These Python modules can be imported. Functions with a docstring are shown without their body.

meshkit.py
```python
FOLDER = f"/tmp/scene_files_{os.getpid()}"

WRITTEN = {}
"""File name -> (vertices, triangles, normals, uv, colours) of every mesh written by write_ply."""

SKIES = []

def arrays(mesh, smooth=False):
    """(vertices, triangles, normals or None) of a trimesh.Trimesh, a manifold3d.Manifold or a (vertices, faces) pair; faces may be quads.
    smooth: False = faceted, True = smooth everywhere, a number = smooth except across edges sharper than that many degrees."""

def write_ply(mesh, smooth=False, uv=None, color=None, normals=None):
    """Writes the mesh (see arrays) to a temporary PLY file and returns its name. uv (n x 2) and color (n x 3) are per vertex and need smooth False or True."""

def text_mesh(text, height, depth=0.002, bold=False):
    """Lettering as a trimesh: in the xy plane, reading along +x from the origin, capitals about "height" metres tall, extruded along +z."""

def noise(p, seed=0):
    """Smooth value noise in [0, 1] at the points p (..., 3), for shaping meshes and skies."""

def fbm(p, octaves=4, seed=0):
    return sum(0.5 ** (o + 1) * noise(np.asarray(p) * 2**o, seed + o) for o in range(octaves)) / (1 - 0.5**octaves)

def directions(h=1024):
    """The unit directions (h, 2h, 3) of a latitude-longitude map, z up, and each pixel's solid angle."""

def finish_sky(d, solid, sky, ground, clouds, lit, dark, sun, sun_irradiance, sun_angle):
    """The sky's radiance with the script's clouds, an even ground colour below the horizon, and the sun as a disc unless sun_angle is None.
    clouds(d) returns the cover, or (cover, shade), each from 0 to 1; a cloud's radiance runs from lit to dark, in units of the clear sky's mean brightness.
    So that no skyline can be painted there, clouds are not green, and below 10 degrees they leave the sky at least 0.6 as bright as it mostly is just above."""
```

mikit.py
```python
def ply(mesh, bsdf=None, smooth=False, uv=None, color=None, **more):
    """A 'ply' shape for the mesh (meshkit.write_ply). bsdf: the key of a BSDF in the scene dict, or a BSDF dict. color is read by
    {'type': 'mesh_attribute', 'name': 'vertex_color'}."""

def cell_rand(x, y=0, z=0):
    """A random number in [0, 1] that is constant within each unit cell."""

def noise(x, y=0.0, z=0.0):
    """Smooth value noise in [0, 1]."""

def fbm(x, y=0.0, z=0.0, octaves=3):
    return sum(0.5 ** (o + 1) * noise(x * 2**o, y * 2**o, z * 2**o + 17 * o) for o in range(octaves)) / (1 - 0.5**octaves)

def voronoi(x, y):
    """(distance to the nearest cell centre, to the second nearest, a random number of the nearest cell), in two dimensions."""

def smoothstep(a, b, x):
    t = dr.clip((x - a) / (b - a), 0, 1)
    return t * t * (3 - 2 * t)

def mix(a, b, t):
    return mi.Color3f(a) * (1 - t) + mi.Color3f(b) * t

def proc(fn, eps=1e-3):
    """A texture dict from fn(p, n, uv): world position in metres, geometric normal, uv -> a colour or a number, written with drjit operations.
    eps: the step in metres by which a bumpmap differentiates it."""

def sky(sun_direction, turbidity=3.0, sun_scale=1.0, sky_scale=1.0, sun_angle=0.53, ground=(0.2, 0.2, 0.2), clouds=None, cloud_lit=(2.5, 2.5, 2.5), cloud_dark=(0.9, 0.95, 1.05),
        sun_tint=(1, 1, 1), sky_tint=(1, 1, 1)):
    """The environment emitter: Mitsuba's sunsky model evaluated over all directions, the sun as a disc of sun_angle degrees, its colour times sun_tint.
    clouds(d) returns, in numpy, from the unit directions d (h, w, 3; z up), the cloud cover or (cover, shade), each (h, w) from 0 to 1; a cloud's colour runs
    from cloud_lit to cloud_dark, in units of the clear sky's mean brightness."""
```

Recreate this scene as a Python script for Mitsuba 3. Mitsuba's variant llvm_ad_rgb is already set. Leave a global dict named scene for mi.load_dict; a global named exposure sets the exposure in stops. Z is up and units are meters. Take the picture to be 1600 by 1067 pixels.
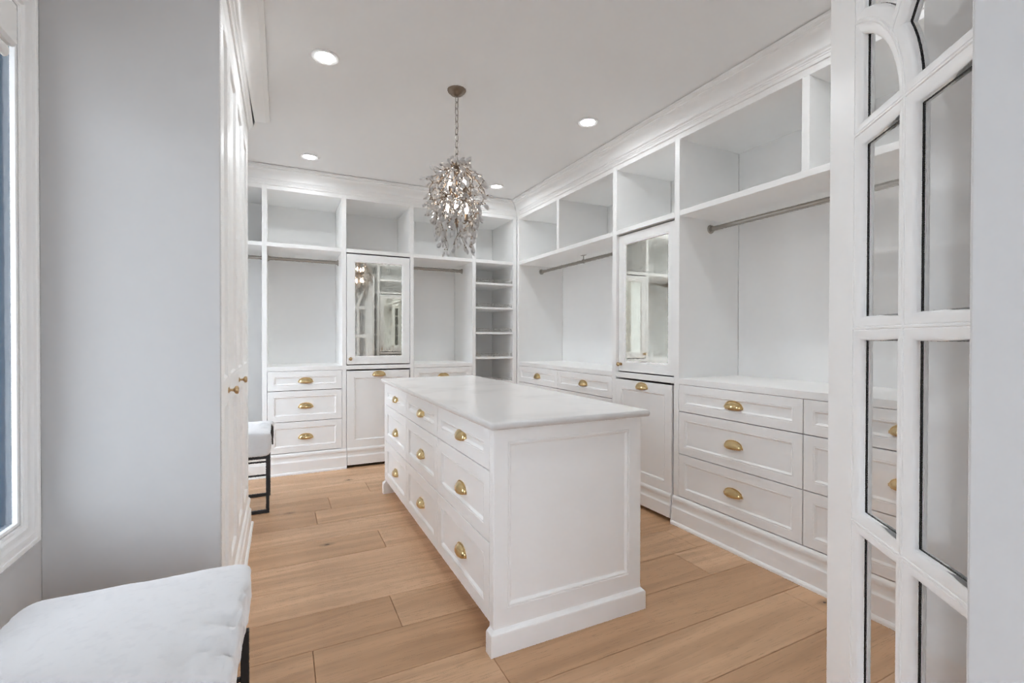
import math, random
import numpy as np, trimesh
import mitsuba as mi, drjit as dr
import mikit, meshkit
from mikit import proc, noise, fbm, cell_rand, smoothstep, mix
from shapely.geometry import Polygon, LineString, box as sbox
from shapely.ops import unary_union
T = mi.ScalarTransform4f
scene, labels = {}, {}
rng = random.Random(7)

# ------------------------------------------------------------------ camera, sky, exposure
F_PX, YAW, PITCH, ROLL, EYE = 733.6, math.radians(26.167), math.radians(-0.44), math.radians(-0.1115), 1.30
cy, sy, cp, sp = math.cos(YAW), math.sin(YAW), math.cos(PITCH), math.sin(PITCH)
fwd = np.array([sy*cp, cy*cp, sp]); rgt = np.array([cy, -sy, 0.]); dwn = np.cross(fwd, rgt)
up = -(-rgt*math.sin(ROLL) + dwn*math.cos(ROLL))
scene['camera'] = {'type': 'perspective', 'fov': 2*math.degrees(math.atan(800/F_PX)), 'fov_axis': 'x', 'near_clip': 0.02, 'far_clip': 200.,
                   'to_world': T().look_at(origin=[0, 0, EYE], target=[float(v) for v in np.array([0, 0, EYE])+fwd], up=[float(v) for v in up])}
exposure = 0.21
def overcast(d):
    n = meshkit.fbm(d*np.array([2.5, 2.5, 4.]), 4, seed=3)
    return 0.88 + 0*n, np.clip(0.25+0.5*n, 0, 1)
scene['sky'] = mikit.sky((0.75, -0.25, 0.6), turbidity=4., sun_scale=0.0, sky_scale=26.0, ground=(.22, .23, .24), clouds=overcast,
                         cloud_lit=(1.69, 1.8, 1.93), cloud_dark=(1.12, 1.2, 1.31), sky_tint=(1., 1., 1.0))
scene['sky']['sampling_weight'] = 11.0
LAMP = 165.0                       # radiance of a recessed lamp's diffuser
LAMP_RGB = (0.95, 1.0, 1.045)

# ------------------------------------------------------------------ materials
def lin(r, g, b): return [((c/255)/12.92 if c/255 <= .04045 else ((c/255+.055)/1.055)**2.4) for c in (r, g, b)]
def rgb(c): return {'type': 'rgb', 'value': [float(x) for x in c]}
def pr(col, rough=.4, metallic=0., spec=.5, **k): return {'type': 'twosided', 'b': {'type': 'principled', 'base_color': col if isinstance(col, dict) else rgb(col), 'roughness': rough, 'metallic': metallic, 'specular': spec, **k}}
scene['paint'] = pr((.86, .86, .85), .38, spec=.45)                       # satin cabinet lacquer
scene['wall_paint'] = pr((.60, .60, .60), .6, spec=.3)
scene['ceiling_paint'] = pr((.79, .79, .785), .85, spec=.2)
scene['stone'] = pr(proc(lambda p, n, uv: mix((.64, .622, .608), (.595, .577, .563), smoothstep(.45, .75, fbm(p.x*5+fbm(p.x*3, p.y*3, p.z)*2, p.y*5, p.z*5, 4)))), .16)
scene['mirror'] = {'type': 'twosided', 'b': {'type': 'conductor', 'material': 'Ag', 'specular_reflectance': rgb((.93, .95, .94))}}
scene['brass'] = pr((.72, .55, .29), .05, 1.)
scene['knob_brass'] = pr((.50, .36, .20), .28, 1.)
scene['rod_metal'] = pr((.40, .375, .34), .30, 1.)
scene['bronze'] = pr((.22, .17, .13), .38, .9)
scene['black_metal'] = pr((.012, .012, .013), .4)
scene['black_seal'] = pr((.008, .008, .009), .6)
scene['plywood'] = pr((.36, .27, .17), .9)
scene['linen'] = pr(proc(lambda p, n, uv: mix((.68, .68, .685), (.61, .61, .62), .35*fbm(p.x*700, p.y*700, p.z*90, 2)+.4*smoothstep(.5, .8, fbm(p.x*60, p.y*60, p.z*60, 3)))), .9, spec=.15, sheen=.3)
scene['fringe'] = pr((.05, .045, .04), .9)
scene['pane'] = {'type': 'thindielectric', 'int_ior': 1.5}
scene['crystal'] = {'type': 'principled', 'base_color': rgb((.95, .94, .93)), 'roughness': .04, 'spec_trans': .74, 'eta': 1.5}
scene['navy_metal'] = pr((.004, .045, .090), .5, spec=.2)
scene['patio'] = pr(proc(lambda p, n, uv: mix((.50, .50, .49), (.42, .42, .41), fbm(p.x*3, p.y*3, 0, 4))), .9)
scene['blind_fabric'] = pr((.74, .73, .71), .8)
PLANK_W, ROW0 = .2822, 2.105
def oak(seed, light, dark):
    def fn(p, n, uv):
        o = seed*13.7
        warp = fbm(p.x*1.1+o, p.y*5+o, 0, 3)
        rings = fbm(p.x*.9+o, p.y*26+warp*3.5, o, 4)
        pores = fbm(p.x*16+o, p.y*420, o, 2)
        blot = fbm(p.x*2.2+o, p.y*6, o+5, 3)
        c = mix(light, dark, smoothstep(.32, .74, rings)*.72)
        c = mix(c, mi.Color3f(dark)*.82, smoothstep(.58, .78, pores)*.55)
        c = mix(c, mi.Color3f(light)*1.08, smoothstep(.5, .8, blot)*.35)
        kx, ky = p.x*1.35+o*1.7, p.y*3.4+o
        i, j = dr.floor(kx), dr.floor(ky)
        dx = (kx-i-.25-.5*cell_rand(i, j, 4))*.74; dy = (ky-j-.25-.5*cell_rand(i, j, 5))*.295
        r = dr.sqrt(dx*dx*.30+dy*dy) + .006*(noise(p.x*90, p.y*90)-.5)
        has = dr.select(cell_rand(i, j, 6) > .74, 1., 0.)
        c = mix(c, mi.Color3f(dark)*.72, has*(1-smoothstep(.006, .035, r))*.8)
        return mix(c, (.07, .045, .03), has*(1-smoothstep(.003, .0085, r)))
    return fn
OAK = []
for i, (l, d) in enumerate([((.590, .370, .220), (.440, .258, .143)), ((.510, .308, .176), (.365, .206, .110)), ((.650, .420, .262), (.490, .298, .172)), ((.560, .352, .210), (.405, .236, .132))]):
    scene[f'oak_{i}'] = {'type': 'twosided', 'b': {'type': 'principled', 'base_color': proc(oak(i+1, l, d)), 'roughness': .42, 'specular': .4}}
    OAK.append(f'oak_{i}')

# ------------------------------------------------------------------ mesh helpers
_cb = None
def cbox(x0, x1, y0, y1, z0, z1, c=.0015):
    """box with chamfered edges"""
    global _cb
    x0, x1 = min(x0, x1), max(x0, x1); y0, y1 = min(y0, y1), max(y0, y1); z0, z1 = min(z0, z1), max(z0, z1)
    lo, hi = np.array([x0, y0, z0]), np.array([x1, y1, z1])
    c = min(c, (hi-lo).min()*.3)
    S = [np.array(s) for s in np.ndindex(2, 2, 2)]
    def verts(lo, hi, c):
        V = []
        for s in S:
            p = np.where(s == 1, hi, lo); q = np.where(s == 1, -c, c)
            for a in range(3):
                w = p+q; w[a] = p[a]; V.append(w)
        return np.array(V)
    if _cb is None:
        h = trimesh.convex.convex_hull(verts(np.zeros(3), np.ones(3), .2))
        u = verts(np.zeros(3), np.ones(3), .2)
        idx = [int(np.argmin(((u-v)**2).sum(1))) for v in h.vertices]
        _cb = np.array(idx)[h.faces]
    return trimesh.Trimesh(verts(lo, hi, c), _cb, process=False)
def cat(ms): return trimesh.util.concatenate(ms)
class Frame:
    def __init__(s, O, U, N): s.O, s.U, s.V, s.N = np.array(O, float), np.array(U, float), np.array([0, 0, 1.]), np.array(N, float)
    def p(s, u, v, n): return s.O+s.U*u+s.V*v+s.N*n
    def mat(s, u=0, v=0, n=0):
        m = np.eye(4); m[:3, 0], m[:3, 1], m[:3, 2], m[:3, 3] = s.U, s.V, s.N, s.p(u, v, n); return m
    def tf(s, mesh, u=0, v=0, n=0):
        m = mesh.copy(); m.apply_transform(s.mat(u, v, n)); return m
    def box(s, u0, u1, v0, v1, n0, n1, c=.0015): return s.tf(cbox(u0, u1, v0, v1, n0, n1, c))
def loft(loops, cap0=True, cap1=True):
    """loops: list of (k x 3) closed rings of the same size"""
    k = len(loops[0]); V = np.vstack(loops); Fc = []
    for a in range(len(loops)-1):
        for i in range(k):
            j = (i+1) % k
            Fc += [[a*k+i, a*k+j, (a+1)*k+j], [a*k+i, (a+1)*k+j, (a+1)*k+i]]
    def cap(b, rev):
        c = len(V2); V2.append(np.mean(loops[b], 0))
        o = (b % len(loops))*k
        for i in range(k):
            j = (i+1) % k
            Fc.append([o+j, o+i, c] if rev else [o+i, o+j, c])
    V2 = list(V)
    if cap0: cap(0, True)
    if cap1: cap(len(loops)-1, False)
    return trimesh.Trimesh(np.array(V2), np.array(Fc), process=False)
def rect_panel(w, h, steps, thick=.026):
    """front panel in xy, centred in 0..w,0..h, facing +z; steps (inset, depth)"""
    def ring(i, z): return np.array([[i, i, z], [w-i, i, z], [w-i, h-i, z], [i, h-i, z]])
    L = [ring(.0, -thick), ring(.0, -.0015), ring(.0015, 0.)] + [ring(i, z) for i, z in steps]
    return loft(L)
BEAD = lambda b: [(b, 0), (b+.0015, -.0025), (b+.004, -.0005), (b+.008, -.0005), (b+.011, -.004), (b+.016, -.009), (b+.018, -.010)]
def tube(pts, r, k=8, closed=False, cap=True):
    P = np.array(pts, float); n = len(P)
    R = np.full(n, r) if np.isscalar(r) else np.array(r)
    rings, a = [], None
    for i in range(n):
        d = (P[(i+1) % n]-P[i-1]) if closed else (P[min(i+1, n-1)]-P[max(i-1, 0)])
        d = d/np.linalg.norm(d)
        if a is None: a = np.cross(d, [0, 0, 1] if abs(d[2]) < .9 else [1, 0, 0])
        a = a-d*(a@d); a /= np.linalg.norm(a); b = np.cross(d, a)
        t = np.arange(k)*2*np.pi/k
        rings.append(P[i]+R[i]*(np.cos(t)[:, None]*a+np.sin(t)[:, None]*b))
    if closed: rings.append(rings[0])
    return loft(rings, cap and not closed, cap and not closed)
def lathe(prof, k=24):
    """prof (r, z) from bottom to top"""
    t = np.arange(k)*2*np.pi/k
    return loft([np.stack([r*np.cos(t), r*np.sin(t), np.full(k, z)], 1) for r, z in prof], prof[0][0] > 1e-6, prof[-1][0] > 1e-6)
def sweep(prof, path, dirs, end_caps=True):
    """prof list (offset, z); path list of 2d points (wall line); dirs list of 2d offset vectors (mitred) per path point"""
    L = [np.array([[px+dx*o, py+dy*o, z] for o, z in prof]) for (px, py), (dx, dy) in zip(path, dirs)]
    return loft(L, end_caps, end_caps)
def fix(m):
    m.fix_normals(); return m
def put(key, mesh, bsdf, smooth=False, **k):
    n, key0 = 1, key
    while key in scene: key = f'{key0}_{n:03d}'; n += 1
    scene[key] = mesh if isinstance(mesh, dict) else mikit.ply(mesh, bsdf, smooth=smooth, **k)
    return key
def moved(d, m): return {**d, 'to_world': T(m)}
def tag(key, label=None, cat=None, group=None, kind=None):
    e = labels.setdefault(key, {})
    for k, v in (('label', label), ('category', cat), ('group', group), ('kind', kind)):
        if v: e[k] = v

# ------------------------------------------------------------------ main dimensions
XL, XR, YB, ZC = -.714, 2.478, 4.915, 2.868
DEEP, YF = .60, .36                       # cabinet depth; room face of the front wall
ZK, ZTOP = 2.72, 2.677
back = Frame((0, YB, 0), (1, 0, 0), (0, -1, 0))
right = Frame((XR, 0, 0), (0, -1, 0), (-1, 0, 0))      # u = -y
YC, XC = .60, 1.43                         # front cabinets: face and left side
front = Frame((0, YC, 0), (-1, 0, 0), (0, 1, 0))     # u = -x
XW, YW0, YW1 = -.205, 2.075, 3.70
ward = Frame((XW, 0, 0), (0, 1, 0), (1, 0, 0))         # u = y

# ------------------------------------------------------------------ structure
def struct(key, mesh, bsdf, smooth=False):
    k = put(key, mesh, bsdf, smooth); tag(k, kind='structure'); return k
struct('floor', cbox(-1.9, 3.3, -2.4, 5.7, -.06, -.0135), 'plywood')
struct('ceiling', cbox(-1.9, 3.3, -2.4, 5.7, ZC, ZC+.1), 'ceiling_paint')
struct('wall_back', cbox(-1.0, 3.3, YB+DEEP+.02, YB+DEEP+.17, 0, ZC), 'wall_paint')
struct('wall_right', cbox(XR+DEEP+.02, XR+DEEP+.17, -2.3, YB+DEEP+.17, 0, ZC), 'wall_paint')
W0 = (-1.95, -.20, .60, 2.45); W1 = (1.32, 1.940, .727, 2.30); W2 = (3.80, 4.82, .15, 2.36)      # y0, y1, z0, z1 of the window openings
def wall_with_holes(x0, x1, y0, y1, holes):
    ms, ys = [], sorted({y0, y1, *[h[0] for h in holes], *[h[1] for h in holes]})
    for a, b in zip(ys, ys[1:]):
        h = [q for q in holes if q[0] <= a and q[1] >= b]
        if h: ms += [cbox(x0, x1, a, b, 0, h[0][2], 0), cbox(x0, x1, a, b, h[0][3], ZC, 0)]
        else: ms.append(cbox(x0, x1, a, b, 0, ZC, 0))
    return cat(ms)
struct('wall_left', wall_with_holes(XL-.18, XL, -2.4, YB+DEEP+.17, [W0, W1, W2]), 'wall_paint')
OX1 = 1.01                                # end of the wall stub at the right of the entrance
struct('wall_front', cat([cbox(OX1, XC-.002, .19, YF, 0, ZC, .004), cbox(XC-.002, XR+DEEP+.02, .04, .188, 0, ZC, .004)]), 'wall_paint')
HW = (0., 1.9, .4, 2.4)                   # window opening of the rear wall
struct('wall_rear', cat([cbox(a, b, -2.4, -2.25, c, e, 0) for a, b, c, e in ((-1.0, HW[0], 0, ZC), (HW[1], 3.3, 0, ZC), (HW[0], HW[1], 0, HW[2]), (HW[0], HW[1], HW[3], ZC))]), 'wall_paint')

# floor planks
pl = random.Random(11)
ends = {-1: [.771-2.1, .771, .771+2.0], 0: [.115-2.0, .115, .115+2.1], 1: [.487-1.9, .487, .487+2.05], 2: [-1.0, 1.05, 3.0], 3: [.583-2.0, .583, 2.5], 4: [-1.2, .95, 2.9], 5: [.223-1.8, .223, 2.2], 6: [-.6, 1.4]}
# row k spans ROW0+(k-1)*W .. ROW0+k*W ; the listed rows: key k -> lower edge ROW0+(k-1)*W
ROWS = {-1: -1, 0: 0, 1: 1, 3: 4, 5: 6}
seen = {-1: .771, 0: .115, 1: .487, 4: .583, 6: .223}
for row in range(-15, 11):
    y0 = ROW0+(row-1)*PLANK_W; y1 = y0+PLANK_W
    if y1 > YB+.02: y1 = YB+.02
    if y0 > YB: break
    x = seen.get(row, pl.uniform(.2, 1.2) if row not in (2, 3, 5) else {2: 1.62, 3: -.45, 5: 1.25}[row])
    xs = [x]
    while xs[0] > -1.85: xs.insert(0, xs[0]-pl.uniform(1.75, 2.2))
    while xs[-1] < XR+.1: xs.append(xs[-1]+pl.uniform(1.75, 2.2))
    lo, hi = XL-.02, XR+.1
    xs = [lo]+[v for v in xs if lo+.05 < v < hi-.05]+[hi]
    for a, b in zip(xs, xs[1:]):
        put('floor__plank', cbox(a+.0010, b-.0010, y0+.0010, y1-.0010, -.013, 0, .0018), OAK[pl.randrange(4)])

# crown mouldings
CROWN = [(0, ZK-.004), (.010, ZK-.004), (.012, ZK+.012), (.016, ZK+.016), (.016, ZK+.022), (.022, ZK+.026), (.024, ZK+.034), (.030, ZK+.038)]
for i in range(9):
    t = i/8*math.pi/2
    CROWN.append((.034+.068*(1-math.cos(t)), ZK+.042+.070*math.sin(t)))
CROWN += [(.108, ZK+.114), (.108, ZK+.121), (.118, ZK+.125), (.130, ZK+.130), (.134, ZC-.005), (0, ZC-.005)]
struct('trim_1', fix(sweep(CROWN, [(XL, YB), (XR, YB)], [(0, -1), (-1, -1)])), 'paint', 30)
struct('trim_2', fix(sweep(CROWN, [(XR, YB), (XR, YC)], [(-1, -1), (-1, 1)])), 'paint', 30)
struct('trim_3', fix(sweep(CROWN, [(XL, YW0), (XW, YW0), (XW, YW1), (XL, YW1)], [(0, -1), (1, -1), (1, 1), (0, 1)])), 'paint', 30)
struct('trim_4', fix(sweep(CROWN, [(XR, YC), (XC, YC), (XC, YF)], [(-1, 1), (-1, 1), (-1, 0)])), 'paint', 30)
BASE = [(0, 0), (.030, 0), (.030, .010), (.027, .017), (.021, .022), (.016, .024), (.016, .108), (.014, .116), (.009, .121), (.006, .128), (.005, .145), (.006, .158), (.010, .164), (.012, .172), (.012, .184), (.008, .192), (.003, .196), (0, .199)]
def base_run(key, path, dirs): struct(key, fix(sweep(BASE, path, dirs)), 'paint', 30)

# ------------------------------------------------------------------ hardware
def cup_pull():
    a, b, c, th = .060, .040, .030, 10
    ms = []
    def shell(a, b, c, flip):
        V, Fc = [], []
        nt, nf = 20, 9
        for i in range(nt+1):
            t = math.pi*i/nt
            for j in range(nf+1):
                f = math.radians(-32+122*j/nf)
                s = math.sin(t)**.8
                V.append((a*math.cos(t)*(1-.05*math.sin(t)*max(0, -math.sin(f))), b*s*math.sin(f)*(1 if f > 0 else .45), c*s*math.cos(f)))
        for i in range(nt):
            for j in range(nf):
                q = i*(nf+1)+j; A, B, C, D = q, q+nf+1, q+nf+2, q+1
                Fc += [[A, B, C], [A, C, D]] if not flip else [[A, C, B], [A, D, C]]
        return trimesh.Trimesh(np.array(V), np.array(Fc), process=False)
    ms += [shell(a, b, c, False), shell(a-.002, b-.002, c-.002, True)]
    ts = np.linspace(0, math.pi, 25)
    ms.append(tube([(a*.98*math.cos(t), -.0095*math.sin(t)**.8, c*.85*math.sin(t)**.8) for t in ts], .0022, 6))             # front lip
    ms.append(tube([((a+.002)*math.cos(t), (b+.002)*math.sin(t)**.8, .0015) for t in ts], .0030, 6))   # flange against the drawer
    for s in (-1, 1): ms.append(cbox(s*a-.008, s*a+.008, -.004, .010, 0, .004, .002))
    m = cat(ms); m.apply_translation([0, -.014, 0]); return m
PULL = mikit.ply(cup_pull(), 'brass', smooth=50)
def knob():
    m = lathe([(.013, 0), (.013, .003), (.006, .005), (.0055, .018), (.009, .021), (.0165, .026), (.0175, .032), (.0155, .037), (.009, .0395), (.0001, .040)], 20); return m
KNOB = mikit.ply(knob(), 'knob_brass', smooth=40)
def pull(key, fr, u, v, n): put(key+'__handle', moved(PULL, fr.mat(u, v, n)), None)
def drawer(owner, fr, u0, u1, v0, v1, n=0., b=.050, hv=None, gap=.0026):
    w, h = abs(u1-u0)-2*gap, v1-v0-2*gap; lo = min(u0, u1)+gap
    k = put(owner+'__drawer', fr.tf(rect_panel(w, h, BEAD(b)), lo, v0+gap, n), 'paint')
    pull(k, fr, lo+w/2, hv if hv else (v0+v1)/2, n-.0095 if h > 2*b+.03 else n)
    return k
def rod(owner, fr, u0, u1, v, n, supports=()):
    k = put(owner+'__clothes_rod', tube([fr.p(u0, v, n), fr.p(u1, v, n)], .0165, 16), 'rod_metal', 40)
    fl = lathe([(.032, 0), (.032, .004), (.029, .009), (.021, .011), (.021, .022)], 20)
    for u, s in ((u0, 1), (u1, -1)):
        m = np.eye(4); m[:3, 2] = fr.U*s; m[:3, 0] = fr.V; m[:3, 1] = np.cross(m[:3, 2], m[:3, 0]); m[:3, 3] = fr.p(u, v, n)
        q = fl.copy(); q.apply_transform(m); put(k+'__rod_flange', q, 'rod_metal', 40)
    for u in supports:
        ring = [fr.p(u, v+.020*math.sin(t), n+.020*math.cos(t)) for t in np.linspace(0, 2*math.pi, 17)[:-1]]
        put(k+'__rod_hanger', cat([tube(ring, .004, 6, closed=True), tube([fr.p(u, v+.018, n), fr.p(u, 2.146, n)], .005, 8),
                                  fr.tf(cbox(-.035, .035, 2.144, 2.148, -.012, .012, .001), u, 0, n)]), 'rod_metal', 40)

# ------------------------------------------------------------------ built-in bays
Z = dict(d3=.203, d2=.498, d1=.793, d0=.981, wt=1.022, s0=2.148, s1=2.185)
def carcass(t, fr, u0, u1, lw, rw=0, depth=DEEP, worktop=True, shelf=True, left=True, toe=True):
    if left: put(t+'__side_panel', fr.box(u0-lw, u0, 0, ZK, -depth, 0), 'paint')
    if rw: put(t+'__side_panel', fr.box(u1, u1+rw, 0, ZK, -depth, 0), 'paint')
    put(t+'__back_panel', fr.box(u0, u1, 0, ZK, -depth-.012, -depth), 'paint')
    put(t+'__top_panel', fr.box(u0, u1, ZTOP, ZK, -depth, 0), 'paint')
    if shelf: put(t+'__shelf', fr.box(u0, u1, Z['s0'], Z['s1'], -depth, 0), 'paint')
    if worktop:
        put(t+'__worktop', fr.box(u0, u1, Z['d0'], Z['wt'], -depth, 0), 'paint')
    if toe: put(t+'__toe_board', fr.box(u0, u1, 0, .2, -.02, 0), 'paint')
def three_drawers(t, fr, u0, u1):
    for a, b in (('d1', 'd0'), ('d2', 'd1'), ('d3', 'd2')): drawer(t, fr, u0, u1, Z[a], Z[b])
def mirror_door(t, fr, u0, u1, n=0., knob_left=True, v0=1.028, v1=2.139):
    g = .004; w, h = u1-u0-2*g, v1-v0-2*g
    b = .068
    def ring(i, z): return np.array([[i, i, z], [w-i, i, z], [w-i, h-i, z], [i, h-i, z]])
    m = loft([ring(0, -.02), ring(0, -.0015), ring(.0015, 0), ring(b, 0), ring(b+.002, -.003), ring(b+.006, -.001), ring(b+.010, -.002), ring(b+.014, -.009), ring(b+.014, -.02)], False, False)
    k = put(t+'__mirror_door', fr.tf(m, u0+g, v0+g, n), 'paint')
    put(k+'__mirror', fr.box(u0+g+b+.006, u1-g-b-.006, v0+g+b+.006, v1-g-b-.006, n-.016, n-.010, 0), 'mirror'); labels[k+'__mirror'] = {'label': 'framed mirror panel'}
    put(k+'__knob', moved(KNOB, fr.mat(u0+g+.032 if knob_left else u1-g-.032, v0+.060, n)), None)
def hamper_door(t, fr, u0, u1, n=.004, gap_r=.010):
    g = .004; top = .966
    v0 = .199; w = u1-u0-g-gap_r
    k = put(t+'__hamper_door', fr.tf(rect_panel(w, top-v0, [(.066, 0)]+[(i, z) for i, z in BEAD(.066)][1:], .02), u0+g, v0, n), 'paint')
    prof = [(o, z) for o, z in BASE if z > .1]
    prof = [(-.018, .030), (.016, .030), (.016, .108)]+prof[1:-1]+[(.0, .199), (-.018, .199)]
    L = [np.array([fr.p(u, z, n+o) for o, z in prof]) for u in (u0+g, u0+g+w)]
    put(k+'__base_moulding', fix(loft(L)), 'paint', 30)
    pull(k, fr, u0+g+w/2, top-.034, n)
    labels[k] = {'label': 'tilt-out hamper door with a recessed panel'}

# --- back wall, left to right
d = dict(d1L=-.160, d1R=-.120, d2L=.540, d2R=.581, d3L=1.219, d3R=1.257, d4L=1.920, d4R=1.961, s5=2.428)
GB = 'built-in wardrobe bays along the back wall'
t = 'hanging_cabinet'
carcass(t, back, XL, d['d1L'], .0, worktop=False, left=False); rod(t, back, XL+.002, d['d1L'], 2.085, -.335)
tag(t, 'narrow hanging bay in the back left corner behind the far white bench', 'cabinet', GB)
t = 'drawer_cabinet'
carcass(t, back, d['d1R'], d['d2L'], .04); three_drawers(t, back, d['d1R'], d['d2L']); rod(t, back, d['d1R'], d['d2L'], 2.085, -.335)
tag(t, 'white hanging bay over three brass-handled drawers, left of the back mirror door', 'cabinet', GB)
t = 'mirror_cabinet'
carcass(t, back, d['d2R'], d['d3L'], .041, toe=False); mirror_door(t, back, d['d2R'], d['d3L']); hamper_door(t, back, d['d2R'], d['d3L'])
tag(t, 'white cabinet with mirror door reflecting the chandelier above a hamper door', 'cabinet', GB)
t = 'drawer_cabinet_001'
carcass(t, back, d['d3R'], d['d4L'], .038); three_drawers(t, back, d['d3R'], d['d4L']); rod(t, back, d['d3R'], d['d4L'], 2.085, -.335)
tag(t, 'white hanging bay behind the island between the back mirror and the shoe shelves', 'cabinet', GB)
t = 'shoe_cabinet'
carcass(t, back, d['d4R'], d['s5'], .041, XR-d['s5']-.002, worktop=False)
for z in (1.928, 1.650, 1.366, 1.082, .800, .520, .240):
    k = put(t+'__shoe_shelf', back.box(d['d4R'], d['s5'], z-.023, z, -DEEP, -.004), 'paint')
    a, b = d['d4R']+.012, d['s5']-.012
    rail = [tube([back.p(a, z+h, -.02), back.p(b, z+h, -.02)], .0022, 6) for h in (.018, .036)]
    rail += [tube([back.p(u, z, -.02), back.p(u, z+.040, -.02)], .003, 6) for u in (a, (a+b)/2, b)]
    put(k+'__gallery_rail', cat(rail), 'rod_metal', 40)
tag(t, 'tall open shoe shelf tower with thin metal rails in the back right corner', 'shelves', GB)

# --- right wall (u = -y), from the back corner towards the camera
r = {k: -v for k, v in dict(r0=4.867, r1L=4.035, r1R=3.990, r2L=3.147, r2R=3.096, r3L=2.460, r3R=2.415, r4L=1.566, r4R=1.525, r5=YC+.04).items()}
GR = 'built-in wardrobe bays along the right wall'
t = 'hanging_cabinet_001'
carcass(t, right, r['r0'], r['r2L'], YB+r['r0']-.002)
put(t+'__cubby_divider', right.box(r['r1L'], r['r1R'], Z['s1'], ZTOP, -DEEP, 0), 'paint')
um = (r['r1L']+r['r1R'])/2
for a, b in ((r['r0'], um), (um, r['r2L'])): three_drawers(t, right, a, b)
rod(t, right, r['r0'], r['r2L'], 2.085, -.302, supports=(-4.0,))
tag(t, 'wide hanging bay with two cubbies at the corner end of the right wall', 'cabinet', GR)
t = 'mirror_cabinet_001'
carcass(t, right, r['r2R'], r['r3L'], .051, toe=False); mirror_door(t, right, r['r2R'], r['r3L'], n=-.022); hamper_door(t, right, r['r2R'], r['r3L'], n=.004, gap_r=.016)
tag(t, 'white cabinet with recessed mirror door above a hamper door on the right wall', 'cabinet', GR)
t = 'hanging_cabinet_002'
carcass(t, right, r['r3R'], r['r5'], .045, .038)
put(t+'__cubby_divider', right.box(r['r4L'], r['r4R'], Z['s1'], ZTOP, -DEEP, 0), 'paint')
um = -1.5475
for a, b in ((r['r3R'], um), (um, r['r5'])): three_drawers(t, right, a, b)
rod(t, right, r['r3R'], r['r5'], 2.085, -.302)
tag(t, 'large hanging bay over brass-handled drawers, partly behind the glass door', 'cabinet', GR)

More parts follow.
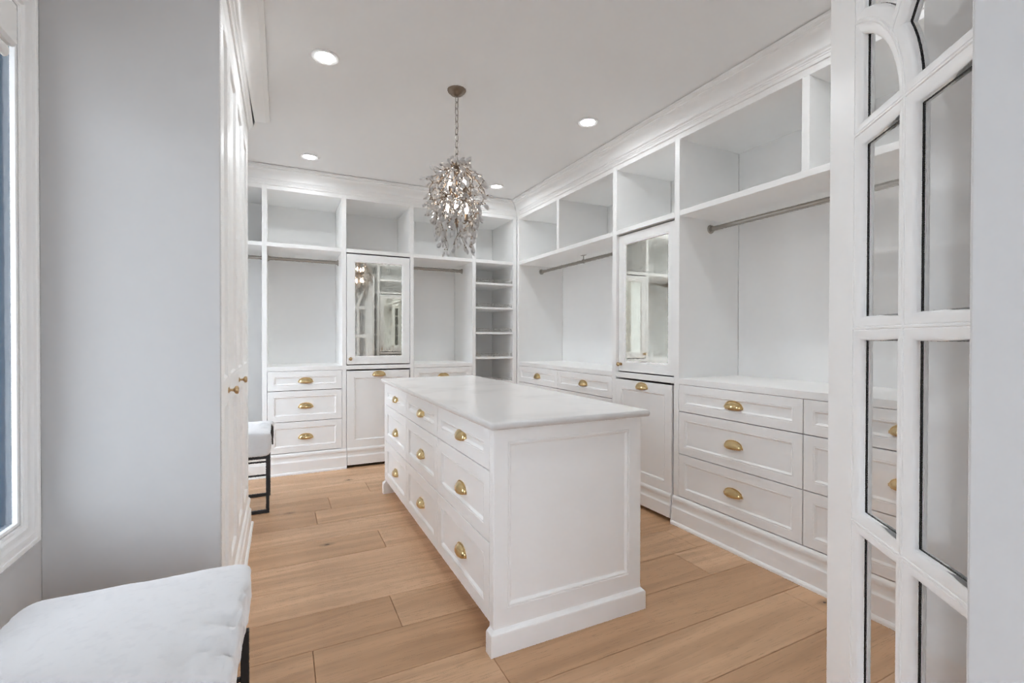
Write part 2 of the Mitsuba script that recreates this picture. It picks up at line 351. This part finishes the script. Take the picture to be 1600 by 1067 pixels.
# --- front wall beside the door, seen in the back mirror (u = -x)
t = 'shoe_cabinet_001'
fr = front
put(t+'__side_panel', fr.box(-XC-.04, -XC, 0, ZK, -.40, 0), 'paint'); put(t+'__side_panel', fr.box(-1.70, -1.66, 0, ZK, -.40, 0), 'paint')
put(t+'__back_panel', fr.box(-1.66, -XC-.04, 0, ZK, -.412, -.40), 'paint'); put(t+'__top_panel', fr.box(-1.66, -XC-.04, ZTOP, ZK, -.40, 0), 'paint')
for z in (2.185, 1.90, 1.65, 1.366, 1.082, .800, .520, .240): put(t+'__shoe_shelf', fr.box(-1.66, -XC-.04, z-.023, z, -.40, -.004), 'paint')
tag(t, 'slim tower of small shelves beside the open glass door, seen through its glass', 'shelves')
t = 'mirror_cabinet_002'
put(t+'__side_panel', fr.box(-2.47, -2.43, 0, ZK, -.40, 0), 'paint')
put(t+'__back_panel', fr.box(-2.43, -1.701, 0, ZK, -.412, -.40), 'paint'); put(t+'__top_panel', fr.box(-2.43, -1.701, ZTOP, ZK, -.40, 0), 'paint')
for z in (2.185, 2.43): put(t+'__shelf', fr.box(-2.43, -1.701, z-.037, z, -.40, 0), 'paint')
put(t+'__worktop', fr.box(-2.43, -1.701, Z['d0'], Z['wt'], -.40, 0), 'paint')
mirror_door(t, fr, -2.43, -1.701, knob_left=False); hamper_door(t, fr, -2.43, -1.701)
tag(t, 'white mirror door cabinet facing the back wall, seen reflected in its mirror', 'cabinet')

# baseboards (interrupted at the hamper doors)
base_run('baseboard_back', [(XL, YB), (d['d2R'], YB)], [(0, -1), (0, -1)])
base_run('baseboard_back_001', [(d['d3L'], YB), (XR, YB)], [(0, -1), (-1, -1)])
base_run('baseboard_right', [(XR, YB), (XR, -r['r2R'])], [(-1, -1), (-1, 0)])
base_run('baseboard_right_001', [(XR, -r['r3L']), (XR, YC)], [(-1, 0), (-1, 1)])
base_run('baseboard_front', [(1.70, YC), (XC, YC), (XC, YF)], [(0, 1), (-1, 1), (-1, 0)])
base_run('baseboard_left', [(XW, YW0), (XW, YW1), (XL, YW1)], [(1, 0), (1, 1), (0, 1)])

# ------------------------------------------------------------------ left wardrobe
t = 'wardrobe'
struct('wall_niche', cbox(XL, XW-.001, YW0, YW0+.029, 0, ZC, .002), 'wall_paint')
put(t+'__side_panel', cbox(XL, XW, YW1-.03, YW1, 0, ZC-.01, .003), 'paint')
put(t+'__face_frame', cat([ward.box(YW0+.0295, YW0+.05, 0, ZK, -.022, 0), ward.box(YW1-.05, YW1-.03, 0, ZK, -.022, 0), ward.box(YW0+.05, YW1-.05, 2.62, ZK+.1, -.022, 0), ward.box(YW0+.05, YW1-.05, 0, .205, -.022, 0)]), 'paint')
put(t+'__top_panel', cbox(XL, XW-.02, YW0+.03, YW1-.03, 2.74, 2.76), 'paint')
edges = [YW0+.05, 2.415, 2.83, 3.24, YW1-.05]
for i, (a, b) in enumerate(zip(edges, edges[1:])):
    g = .002; w = b-a-2*g
    v0, v1, mid = .208, 2.617, 1.075
    def ringpair(lo, hi):
        def ring(k, z): return np.array([[.058+k, lo+k, z], [w-.058-k, lo+k, z], [w-.058-k, hi-k, z], [.058+k, hi-k, z]])
        return [ring(k-.0, z) for k, z in [(0, 0), (.002, -.003), (.005, -.0005), (.010, -.001), (.016, -.010), (.018, -.012)]]
    h = v1-v0; lm = mid-v0
    H = [(.07, lm-.05), (lm+.05, h-.07)]
    poly = sbox(0, 0, w, h).difference(unary_union([sbox(.058, lo, w-.058, hi) for lo, hi in H]))
    slab = trimesh.creation.extrude_polygon(poly, .02, engine='earcut'); slab.apply_translation([0, 0, -.02])
    m = cat([slab]+[loft(ringpair(lo, hi), False, True) for lo, hi in H])
    k = put(t+'__door', ward.tf(m, a+g, v0, 0), 'paint')
    if i in (0, 2): put(k+'__knob', moved(KNOB, ward.mat(b-g-.055 if i == 0 else a+.09, 1.072, 0)), None)
tag(t, 'tall white panelled wardrobe with brass knobs on the left wall', 'wardrobe')

# ------------------------------------------------------------------ island
IX0, IX1, IY0, IY1, IZ = .777, 1.553, 1.75, 4.0, .925
il = Frame((IX0, 0, 0), (0, -1, 0), (-1, 0, 0)); ie = Frame((0, IY0, 0), (1, 0, 0), (0, -1, 0)); ib = Frame((0, IY1, 0), (-1, 0, 0), (0, 1, 0)); irt = Frame((IX1, 0, 0), (0, 1, 0), (1, 0, 0))
t = 'drawer_island'
def island_end(fr, u0):
    w, h = IX1-IX0, IZ
    b = .064
    def ring(l, rr, bo, to, z): return np.array([[l, bo, z], [w-rr, bo, z], [w-rr, h-to, z], [l, h-to, z]])
    L = [ring(0, 0, 0, 0, -.038), ring(0, 0, 0, 0, -.003), ring(.003, .003, 0, 0, 0)]
    for k, z in [(0, 0), (.002, -.004), (.006, -.0005), (.012, -.001), (.018, -.008), (.022, -.010)]:
        L.append(ring(b+k, b+.008+k, .178+k, .055+k, z))
    return fr.tf(loft(L), u0, 0, 0)
k = put(t+'__end_panel', island_end(ie, IX0), 'paint'); labels[k] = {'label': 'framed end panel facing the door'}
PL = [(0, 0), (.017, 0), (.017, .080), (.014, .088), (.008, .092), (.004, .097), (0, .102)]
put(k+'__plinth', fix(sweep(PL, [(IX0, IY0+.038), (IX0, IY0), (IX1, IY0), (IX1, IY0+.038)], [(-1, 0), (-1, -1), (1, -1), (1, 0)])), 'paint', 30)
k = put(t+'__end_panel', island_end(ib, -IX1), 'paint')
put(k+'__plinth', fix(sweep(PL, [(IX1, IY1-.038), (IX1, IY1), (IX0, IY1), (IX0, IY1-.038)], [(1, 0), (1, 1), (-1, 1), (-1, 0)])), 'paint', 30)
put(t+'__back_board', cbox(IX1-.02, IX1-.002, IY0+.038, IY1-.038, .0, IZ), 'paint')
put(t+'__bottom_board', cbox(IX0+.02, IX1-.02, IY0+.038, IY1-.038, .085, .110), 'paint')
put(t+'__toe_board', cbox(IX0+.09, IX0+.108, IY0+.038, IY1-.038, 0, .085), 'paint')
ys = [IY0+.040, 2.515, 3.240, IY1-.04]
for a, b in zip(ys, ys[1:]):
    for v0, v1, hz in ((.745, .922, .832), (.444, .745, .575), (.114, .444, .270)): drawer(t, il, -b, -a, v0, v1, 0, .060, hz, gap=.0020)
tag(t, 'white island chest with nine brass cup-pull drawers in the middle of the room', 'island')
def slab(x0, x1, y0, y1, z0, z1):
    def ring(i, z, r=.018, k=5):
        pts = []
        for (cx, cyy, a0) in ((x0, y0, 180), (x1, y0, 270), (x1, y1, 0), (x0, y1, 90)):
            ox = cx+(r if cx == x0 else -r); oy = cyy+(r if cyy == y0 else -r)
            for q in range(k+1):
                t_ = math.radians(a0+90*q/k); pts.append((ox+(r-i)*math.cos(t_), oy+(r-i)*math.sin(t_), z))
        return np.array(pts)
    hz = (z0+z1)/2; R = (z1-z0)/2
    L = [ring(R*(1-math.sin(a))*.9, hz-R*math.cos(a)) for a in np.linspace(0, math.pi, 9)]
    return loft(L)
put('island_worktop', slab(.752, 1.590, 1.718, 4.035, IZ, .957), 'stone', 40)
tag('island_worktop', 'white stone worktop with rounded edge on the island', 'worktop')

# ------------------------------------------------------------------ french door at the right
DU = np.array([-.615, -.7885, 0]); DU /= np.linalg.norm(DU)
DN = np.array([DU[1], -DU[0], 0])
door = Frame((1.525, .874, 0), DU, DN)
DW, DH, DT = .640, 2.44, .045
s0, s1, b0, b1 = .145, .598, .255, DH-.145
lights_ = sbox(s0, b0, s1, b1)
SM = .372
c0, R0 = (.042, 1.862), .330
arc = [(c0[0]+R0*math.cos(a), c0[1]+R0*math.sin(a)) for a in np.linspace(0, math.radians(75), 19)]
arcm = [(2*SM-x, y) for x, y in arc]
q = arc[8]
ogee = [q]+[(q[0]+.115*tt-.02*math.sin(math.pi*tt)*0+.0*tt, q[1]+.27*tt+.0*tt*tt) for tt in np.linspace(.1, 1.0, 8)]
ogee = [(x+.03*math.sin(math.pi*min(1, (y-q[1])/.27)), y) for x, y in ogee]
lines = [LineString([(s0-.1, z), (s1+.1, z)]) for z in (1.862, 1.328, .792)]+[LineString([(SM, b0-.1), (SM, 1.862)]), LineString(arc+[(c0[0]+R0*math.cos(math.radians(80)), c0[1]+R0*math.sin(math.radians(80)))]), LineString(ogee+[(ogee[-1][0], b1+.05)])]
panes = [p for p in lights_.difference(unary_union([l.buffer(.0022, cap_style='flat') for l in lines])).geoms if p.area > .002]
def clean(p):
    c = list(Polygon(p.simplify(.0006)).exterior.coords)[:-1]
    if Polygon(c).exterior.is_ccw is False: c = c[::-1]
    return np.array(c)
def inset(c, dist):
    out = []
    n = len(c)
    for i in range(n):
        e0, e1 = c[i]-c[i-1], c[(i+1) % n]-c[i]
        e0, e1 = e0/np.linalg.norm(e0), e1/np.linalg.norm(e1)
        n0, n1 = np.array([-e0[1], e0[0]]), np.array([-e1[1], e1[0]])
        m = n0+n1; m /= max(np.linalg.norm(m), 1e-6)
        out.append(c[i]+m*dist/max(m@n0, .45))
    return np.array(out)
t = 'french_door'
rings = [clean(p) for p in panes]
frame2d = sbox(0, .006, DW, DH).difference(unary_union([Polygon(c) for c in rings]))
fm = trimesh.creation.extrude_polygon(frame2d, DT, engine='earcut'); fm.apply_translation([0, 0, -DT])
put(t+'__frame', door.tf(fm), 'paint')
PROF = [(0, -.0005), (.0015, -.003), (.004, -.001)]+[(.004+.026*math.sin(a), -.001-.012*(1-math.cos(a))) for a in np.linspace(.15, math.pi/2, 6)]+[(.031, -.0195)]
for c in rings:
    def at3(c2, z): return np.column_stack([c2, np.full(len(c2), z)])
    fr_ = loft([at3(inset(c, i), z) for i, z in PROF], False, False)
    bk = loft([at3(inset(c, i), -DT-z) for i, z in PROF][::-1], False, False)
    inner = inset(c, .031)
    k = put(t+'__glazing_bead', door.tf(cat([fr_, bk])), 'paint', 35)
    g = loft([at3(inset(c, .031), -.0195), at3(inset(c, .0312), -.0222)], False, False)
    g2 = loft([at3(inset(c, .0315), -.0235), at3(inset(c, .031), -DT+.0195)], False, False)
    put(k+'__seal', door.tf(cat([g, g2])), 'black_seal')
    pg = trimesh.creation.triangulate_polygon(Polygon(inset(c, .029)), engine='earcut')
    vv = np.column_stack([pg[0], np.full(len(pg[0]), -.0227)])
    put(t+'__pane', door.tf(trimesh.Trimesh(vv, pg[1], process=False)), 'pane')
for z in (.25, 1.22, 2.19):
    put(t+'__hinge', door.tf(cbox(DW-.001, DW+.006, z-.045, z+.045, -DT, -.002)), 'knob_brass')
tag(t, 'open white glazed door with arched muntins at the right of the room', 'door')

# ------------------------------------------------------------------ windows of the left wall
def window(key, y0, y1, z0, z1):
    x, e = XL, .010
    for nm, a, b, m in (('frame', x-.016, x-.002, 'paint'), ('outer_frame', x-.184, x-.0165, 'navy_metal')):
        put(f'{key}__{nm}', cat([cbox(a, b, y0, y0+e, z0, z1), cbox(a, b, y1-e, y1, z0, z1), cbox(a, b, y0+e, y1-e, z0, z0+e), cbox(a, b, y0+e, y1-e, z1-e, z1)]), m)
    w = .078
    prof = [(-.012, -.004), (.004, .004), (.004, .012), (.010, .018), (.010, .030), (.013, .036), (.017, .042), (.017, .062), (.020, .066), (.020, w), (0, w)]
    ringp = lambda o, n_: np.array([[XL+n_, y0-o, z0-o], [XL+n_, y1+o, z0-o], [XL+n_, y1+o, z1+o], [XL+n_, y0-o, z1+o]])
    put(f'{key}__casing', fix(loft([ringp(o, n_) for n_, o in prof], False, False)), 'paint', 30)
    pv = np.array([[x-.016, y0, z0], [x-.016, y1, z0], [x-.016, y1, z1], [x-.016, y0, z1]])
    put(f'{key}__pane', trimesh.Trimesh(pv, [[0, 1, 2], [0, 2, 3]], process=False), 'pane')
    tag(key, kind='structure')
window('window_1', *W1); window('window_2', *W2); window('window_3', *W0)
def blind(key, y0, y1, z1, lab):
    prof = [(.0, z1-.075), (.0, z1+.04), (.034, z1+.04), (.038, z1+.034), (.038, z1-.066), (.030, z1-.075)]
    L = [np.array([[XL-.008+a, y, z] for a, z in prof]) for y in (y0, y1)]
    put(key+'__cassette', fix(loft(L)), 'blind_fabric', 30)
    th = np.linspace(0, 2*math.pi, 15)[:-1]
    L = [np.array([[XL+.006+.011*math.cos(a), y, z1-.092+.018*math.sin(a)] for a in th]) for y in (y0+.008, y1-.008)]
    put(key+'__hem_bar', fix(loft(L)), 'blind_fabric', 30)
    tag(key, lab, 'blind')
blind('roller_blind', W1[0]+.01, 1.855, 2.21, 'rolled-up white blind at the top of the window by the near bench')

# outside
struct('ground_outside', cbox(-30, XL-.2, -25, 30, -.7, -.6), 'patio')
# ------------------------------------------------------------------ benches and cushions
def bench(key, x0, x1, y0, y1, lab):
    s = .022; h = .425
    for y in (y0, y1):
        k = put(key+'__leg_frame', cat([cbox(x0, x0+s, y-s/2, y+s/2, 0, h), cbox(x1-s, x1, y-s/2, y+s/2, 0, h), cbox(x0+s, x1-s, y-s/2, y+s/2, h-s, h), cbox(x0+s, x1-s, y-s/2, y+s/2, .002, .002+s), cbox(x0+s, x1-s, y-.006, y+.006, .275, .287)]), 'black_metal')
    put(key+'__side_rail', cbox(x0+.05, x0+.05+s, y0+s/2, y1-s/2, h-s, h), 'black_metal'); put(key+'__side_rail', cbox(x1-.05-s, x1-.05, y0+s/2, y1-s/2, h-s, h), 'black_metal')
    put(key+'__seat_board', cbox(x0+.05+s, x1-.05-s, y0+s/2, y1-s/2, h-.016, h-.002), 'black_metal')
    tag(key, lab, 'bench', 'black metal benches under the left windows')
def cushion(x0, x1, y0, y1, z0, z1, seed, n=9., crown=.02, wrinkle=1.):
    m = trimesh.creation.box((2, 2, 2))
    for _ in range(6): m = m.subdivide()
    p = m.vertices.copy()
    p = np.sign(p)*np.abs(p)**.8
    p = p/((np.abs(p)**n).sum(1)**(1/n))[:, None]
    u, v, w = p.T
    W, D, H = x1-x0, y1-y0, z1-z0
    top = np.clip(w, 0, 1)
    X = np.column_stack([(x0+x1)/2+u*W/2, (y0+y1)/2+v*D/2, z0+H*(w+1)/2])
    ear = np.abs(u)**4*np.abs(v)**4
    X[:, 0] += u*ear*np.where((u > 0) & (v > 0), .030, .008); X[:, 1] += v*ear*.012
    X[:, 2] += top*crown*(1-u*u)*(1-v*v)
    q = X*np.array([1, 1, 1.])
    soft = meshkit.fbm(q*np.array([5, 4, 6])+seed, 3, seed)-.5
    fold = meshkit.fbm(q*np.array([8, 38, 14])+seed*2, 3, seed+1)-.5
    edge = np.clip((u-.45)/.45, 0, 1)*np.clip((-v+.75)/.5, 0, 1)
    X[:, 2] += top*(.014*soft-(.012-.15*fold*np.abs(fold)*4)*edge*wrinkle)
    side = np.clip((np.abs(u)-.9)/.1, 0, 1)
    X[:, 0] += side*u*(.014*soft+.03*fold*wrinkle)*np.clip(1-w*.4, 0, 1)
    bot = np.clip(-w, 0, 1)
    X[:, 0] -= u*bot*.012*np.abs(u)
    m.vertices = X
    return m
bench('bench', -.625, -.088, .80, 1.605, 'black metal bench under the near window beside the wardrobe')
put('seat_cushion', cushion(-.618, -.096, .60, 1.705, .427, .597, 3, 13.), 'linen', True)
tag('seat_cushion', 'large plump white linen cushion on the bench in the foreground', 'cushion', 'white cushions on the benches')
bench('bench_001', -.615, -.082, 3.92, 4.34, 'black metal bench beyond the wardrobe at the back wall')
put('seat_cushion_001', cushion(-.665, -.070, 3.86, 4.40, .427, .612, 8, 14., .008, .4), 'linen', True)
fm = []
fg = random.Random(5)
for i in range(22):
    y = 3.885+i*.0225; z = .50+.02*fg.random()
    fm.append(tube([(-.070, y, z+.09), (-.062, y+.004*fg.random(), z+.05), (-.064+.006*fg.random(), y, z)], [.003, .0028, .0045], 5))
put('seat_cushion_001__fringe', cat(fm), 'fringe'); labels['seat_cushion_001__fringe'] = {'label': 'dark tasselled fringe', 'kind': 'stuff'}
tag('seat_cushion_001', 'small white cushion with dark fringe on the far bench', 'cushion', 'white cushions on the benches')

# ------------------------------------------------------------------ recessed lamps
def ring_lathe(prof, k=40):
    a = np.arange(k)*2*np.pi/k
    return loft([np.stack([r_*np.cos(a), r_*np.sin(a), np.full(k, z)], 1) for r_, z in prof], False, False)
ring_m = ring_lathe([(.0505, -.002), (.072, -.002), (.074, .002), (.070, .006), (.056, .0045), (.0505, .001), (.0505, -.002)])
def disc(r_, k=36):
    a = np.arange(k)*2*np.pi/k
    return trimesh.Trimesh(np.vstack([[0, 0, 0], np.column_stack([r_*np.cos(a), r_*np.sin(a), 0*a])]), [[0, 1+(i+1) % k, 1+i] for i in range(k)], process=False)
LX, LY = (.222, 1.998), (1.212, 2.825, 4.437)
names_ = {(.222, 2.825): 'recessed ceiling spot nearest the wardrobe crown', (.222, 4.437): 'recessed ceiling spot above the back left cubbies', (1.998, 2.825): 'recessed ceiling spot beside the right wall crown', (1.998, 4.437): 'recessed ceiling spot behind the chandelier near the corner'}
for y in LY[1:]+LY[:1]:
    for x in LX:
        t = 'recessed_light' if 'recessed_light__trim_ring' not in scene else None
        if t is None:
            i = 1
            while f'recessed_light_{i:03d}__trim_ring' in scene: i += 1
            t = f'recessed_light_{i:03d}'
        rm = ring_m.copy(); rm.vertices[:, 2] *= -1; rm.apply_translation([x, y, ZC-.0022]); put(t+'__trim_ring', fix(rm), 'ceiling_paint', 40)
        dm = disc(.0505); dm.apply_translation([x, y, ZC-.0025])
        scene[t+'__diffuser'] = {**mikit.ply(dm, 'wall_paint'), 'emitter': {'type': 'area', 'radiance': rgb([LAMP*c for c in LAMP_RGB]), 'sampling_weight': 2.0}}
        tag(t, names_.get((x, y), f'recessed ceiling spot above the entrance {"near the wardrobe" if x < 1 else "near the glass door"}'), 'ceiling light', 'recessed ceiling spots')

# ------------------------------------------------------------------ chandelier
CX, CY = 1.0, 2.836
t = 'chandelier'
put(t+'__canopy', fix(trimesh.Trimesh(*(lambda m: (m.vertices+[CX, CY, 0], m.faces))(lathe([(.010, ZC-.040), (.020, ZC-.037), (.040, ZC-.026), (.054, ZC-.012), (.059, ZC-.003), (.059, ZC)], 32)))), 'bronze', 40)
zt, zb, nl = ZC-.036, 2.425, 10
pitch = (zt-zb)/nl
for i in range(nl):
    zc_ = zt-(i+.5)*pitch; hh = pitch/2+.003; a_ = i % 2*math.pi/2+.4
    pts = []
    for q_ in range(16):
        th = q_/16*2*math.pi
        w_ = .0115*np.sign(math.cos(th))*abs(math.cos(th))**.6; v_ = hh*np.sign(math.sin(th))*abs(math.sin(th))**.8
        pts.append((CX+w_*math.cos(a_), CY+w_*math.sin(a_), zc_+v_))
    put(t+'__chain_link', tube(pts, .0030, 6, closed=True), 'rod_metal', 40)
stem = lathe([(.006, 2.00), (.014, 2.005), (.016, 2.02), (.007, 2.03), (.005, 2.05), (.005, 2.17), (.020, 2.18), (.026, 2.195), (.020, 2.21), (.006, 2.22), (.005, 2.33), (.012, 2.34), (.020, 2.36), (.012, 2.38), (.005, 2.39), (.004, 2.43)], 16)
stem.apply_translation([CX, CY, 0]); put(t+'__stem', fix(stem), 'bronze', 40)
cr = random.Random(21)
def env(z): return float(np.interp(z, [1.82, 1.87, 1.94, 2.02, 2.10, 2.20, 2.29, 2.35, 2.39, 2.42], [.05, .09, .115, .140, .175, .192, .180, .145, .100, .05]))
k6 = 8
def crystal():
    prof = [(.0015, 0), (.0055, -.006), (.0105, -.016), (.0125, -.026), (.0095, -.036), (.0040, -.0425), (.0001, -.0445)]
    m = lathe(prof[::-1], k6); m.vertices[:, 1] *= .72; return m
CRYS = mikit.ply(fix(crystal()), 'crystal')
ncr = 0
def add_crystal(p, dirn, s=1.0):
    global ncr
    if ncr >= 290: return
    d_ = -np.array(dirn, float); d_ /= np.linalg.norm(d_)
    a = np.cross(d_, [.3, .9, .1]); a /= np.linalg.norm(a); b = np.cross(d_, a)
    th = cr.uniform(0, 6.28); a, b = a*math.cos(th)+b*math.sin(th), -a*math.sin(th)+b*math.cos(th)
    m = np.eye(4); m[:3, 0], m[:3, 1], m[:3, 2], m[:3, 3] = a*s, b*s, d_*s, p
    put(t+'__crystal', moved(CRYS, m), None); ncr += 1
NB = 24
for i in range(NB):
    th0 = i/NB*2*math.pi*1.0+cr.uniform(-.1, .1)
    zend = [1.880, 2.02, 2.12, 2.06, 2.20, 1.96][i % 6]+cr.uniform(-.02, .02)
    zs = 2.385 if i % 3 else 2.195
    swirl = cr.uniform(-.8, .8)
    pts = []
    n_ = 14
    for j in range(n_+1):
        u = j/n_
        z = zs+.022*math.sin(min(1, u*3)*math.pi)-(zs-zend)*max(0, u-.12)/.88
        rr = .012+(env(z)*.93-.012)*min(1, (u*2.2)**.75)*(1 if u > .1 else u/.1)
        rr *= .93+.12*math.sin(u*9+i)
        th = th0+swirl*u+.12*math.sin(u*11+i*2)
        pts.append((CX+rr*math.cos(th), CY+rr*math.sin(th), z))
    parts = [tube(pts, list(np.linspace(.0030, .0016, n_+1)), 5)]
    P = np.array(pts)
    for j in range(3, n_+1):
        for rep in range(1 if j < n_ else 2):
            if cr.random() < .08: continue
            base = P[j]; out = np.array([base[0]-CX, base[1]-CY, 0]); out /= np.linalg.norm(out)+1e-6
            side = np.array([-out[1], out[0], 0])*cr.choice((-1, 1))
            lowf = np.clip((2.30-base[2])/.25, 0, 1)
            dv = out*cr.uniform(-.2, .8)+side*cr.uniform(.2, 1.1)+np.array([0, 0, cr.uniform(-.4, .9)-1.3*lowf]); dv /= np.linalg.norm(dv)
            L_ = cr.uniform(.012, .034)
            tip = base+dv*L_
            dv2 = dv+np.array([0, 0, -.9*lowf-.1]); dv2 /= np.linalg.norm(dv2)
            parts.append(tube([base, base+dv*L_*.55+np.array([0, 0, .002]), tip], [.0015, .0013, .0013], 4))
            cap_ = lathe([(.0045, 0), (.0045, .004), (.0015, .008)], 6); mm = np.eye(4); z_ = -dv2
            a = np.cross(z_, [.2, .9, .3]); a /= np.linalg.norm(a); mm[:3, 0], mm[:3, 1], mm[:3, 2], mm[:3, 3] = a, np.cross(z_, a), z_, tip
            cap_.apply_transform(mm); parts.append(cap_)
            add_crystal(tip+dv2*.001, dv2, cr.uniform(.95, 1.25))
    put(t+'__branch', cat(parts), 'bronze', 40)
bulb = lathe([(.004, 0), (.010, .008), (.0145, .022), (.013, .036), (.007, .052), (.0015, .066), (.0001, .067)], 14)
for z, n_, off in ((2.205, 4, .5), (2.045, 4, 1.2)):
    for j in range(n_):
        a = off+j*2*math.pi/n_; px, py = CX+.062*math.cos(a), CY+.062*math.sin(a)
        k = put(t+'__candle_arm', cat([tube([(CX+.010*math.cos(a), CY+.010*math.sin(a), z-.01), (CX+.035*math.cos(a), CY+.035*math.sin(a), z-.022), (px, py, z-.012), (px, py, z+.0)], .0035, 6)]), 'bronze', 40)
        sl = lathe([(.016, -.004), (.017, 0), (.011, .002), (.010, .040), (.008, .041)], 14); sl.apply_translation([px, py, z]); put(k+'__candle_sleeve', fix(sl), 'bronze', 40)
        bm = bulb.copy(); bm.apply_translation([px, py, z+.041]); q_ = put(k+'__bulb', fix(bm), 'wall_paint', True)
        scene[q_]['emitter'] = {'type': 'area', 'radiance': rgb((15., 12., 8.8)), 'sampling_weight': 0.2}
tag(t, 'crystal drop chandelier with bronze branches hanging on a chain above the island', 'chandelier')
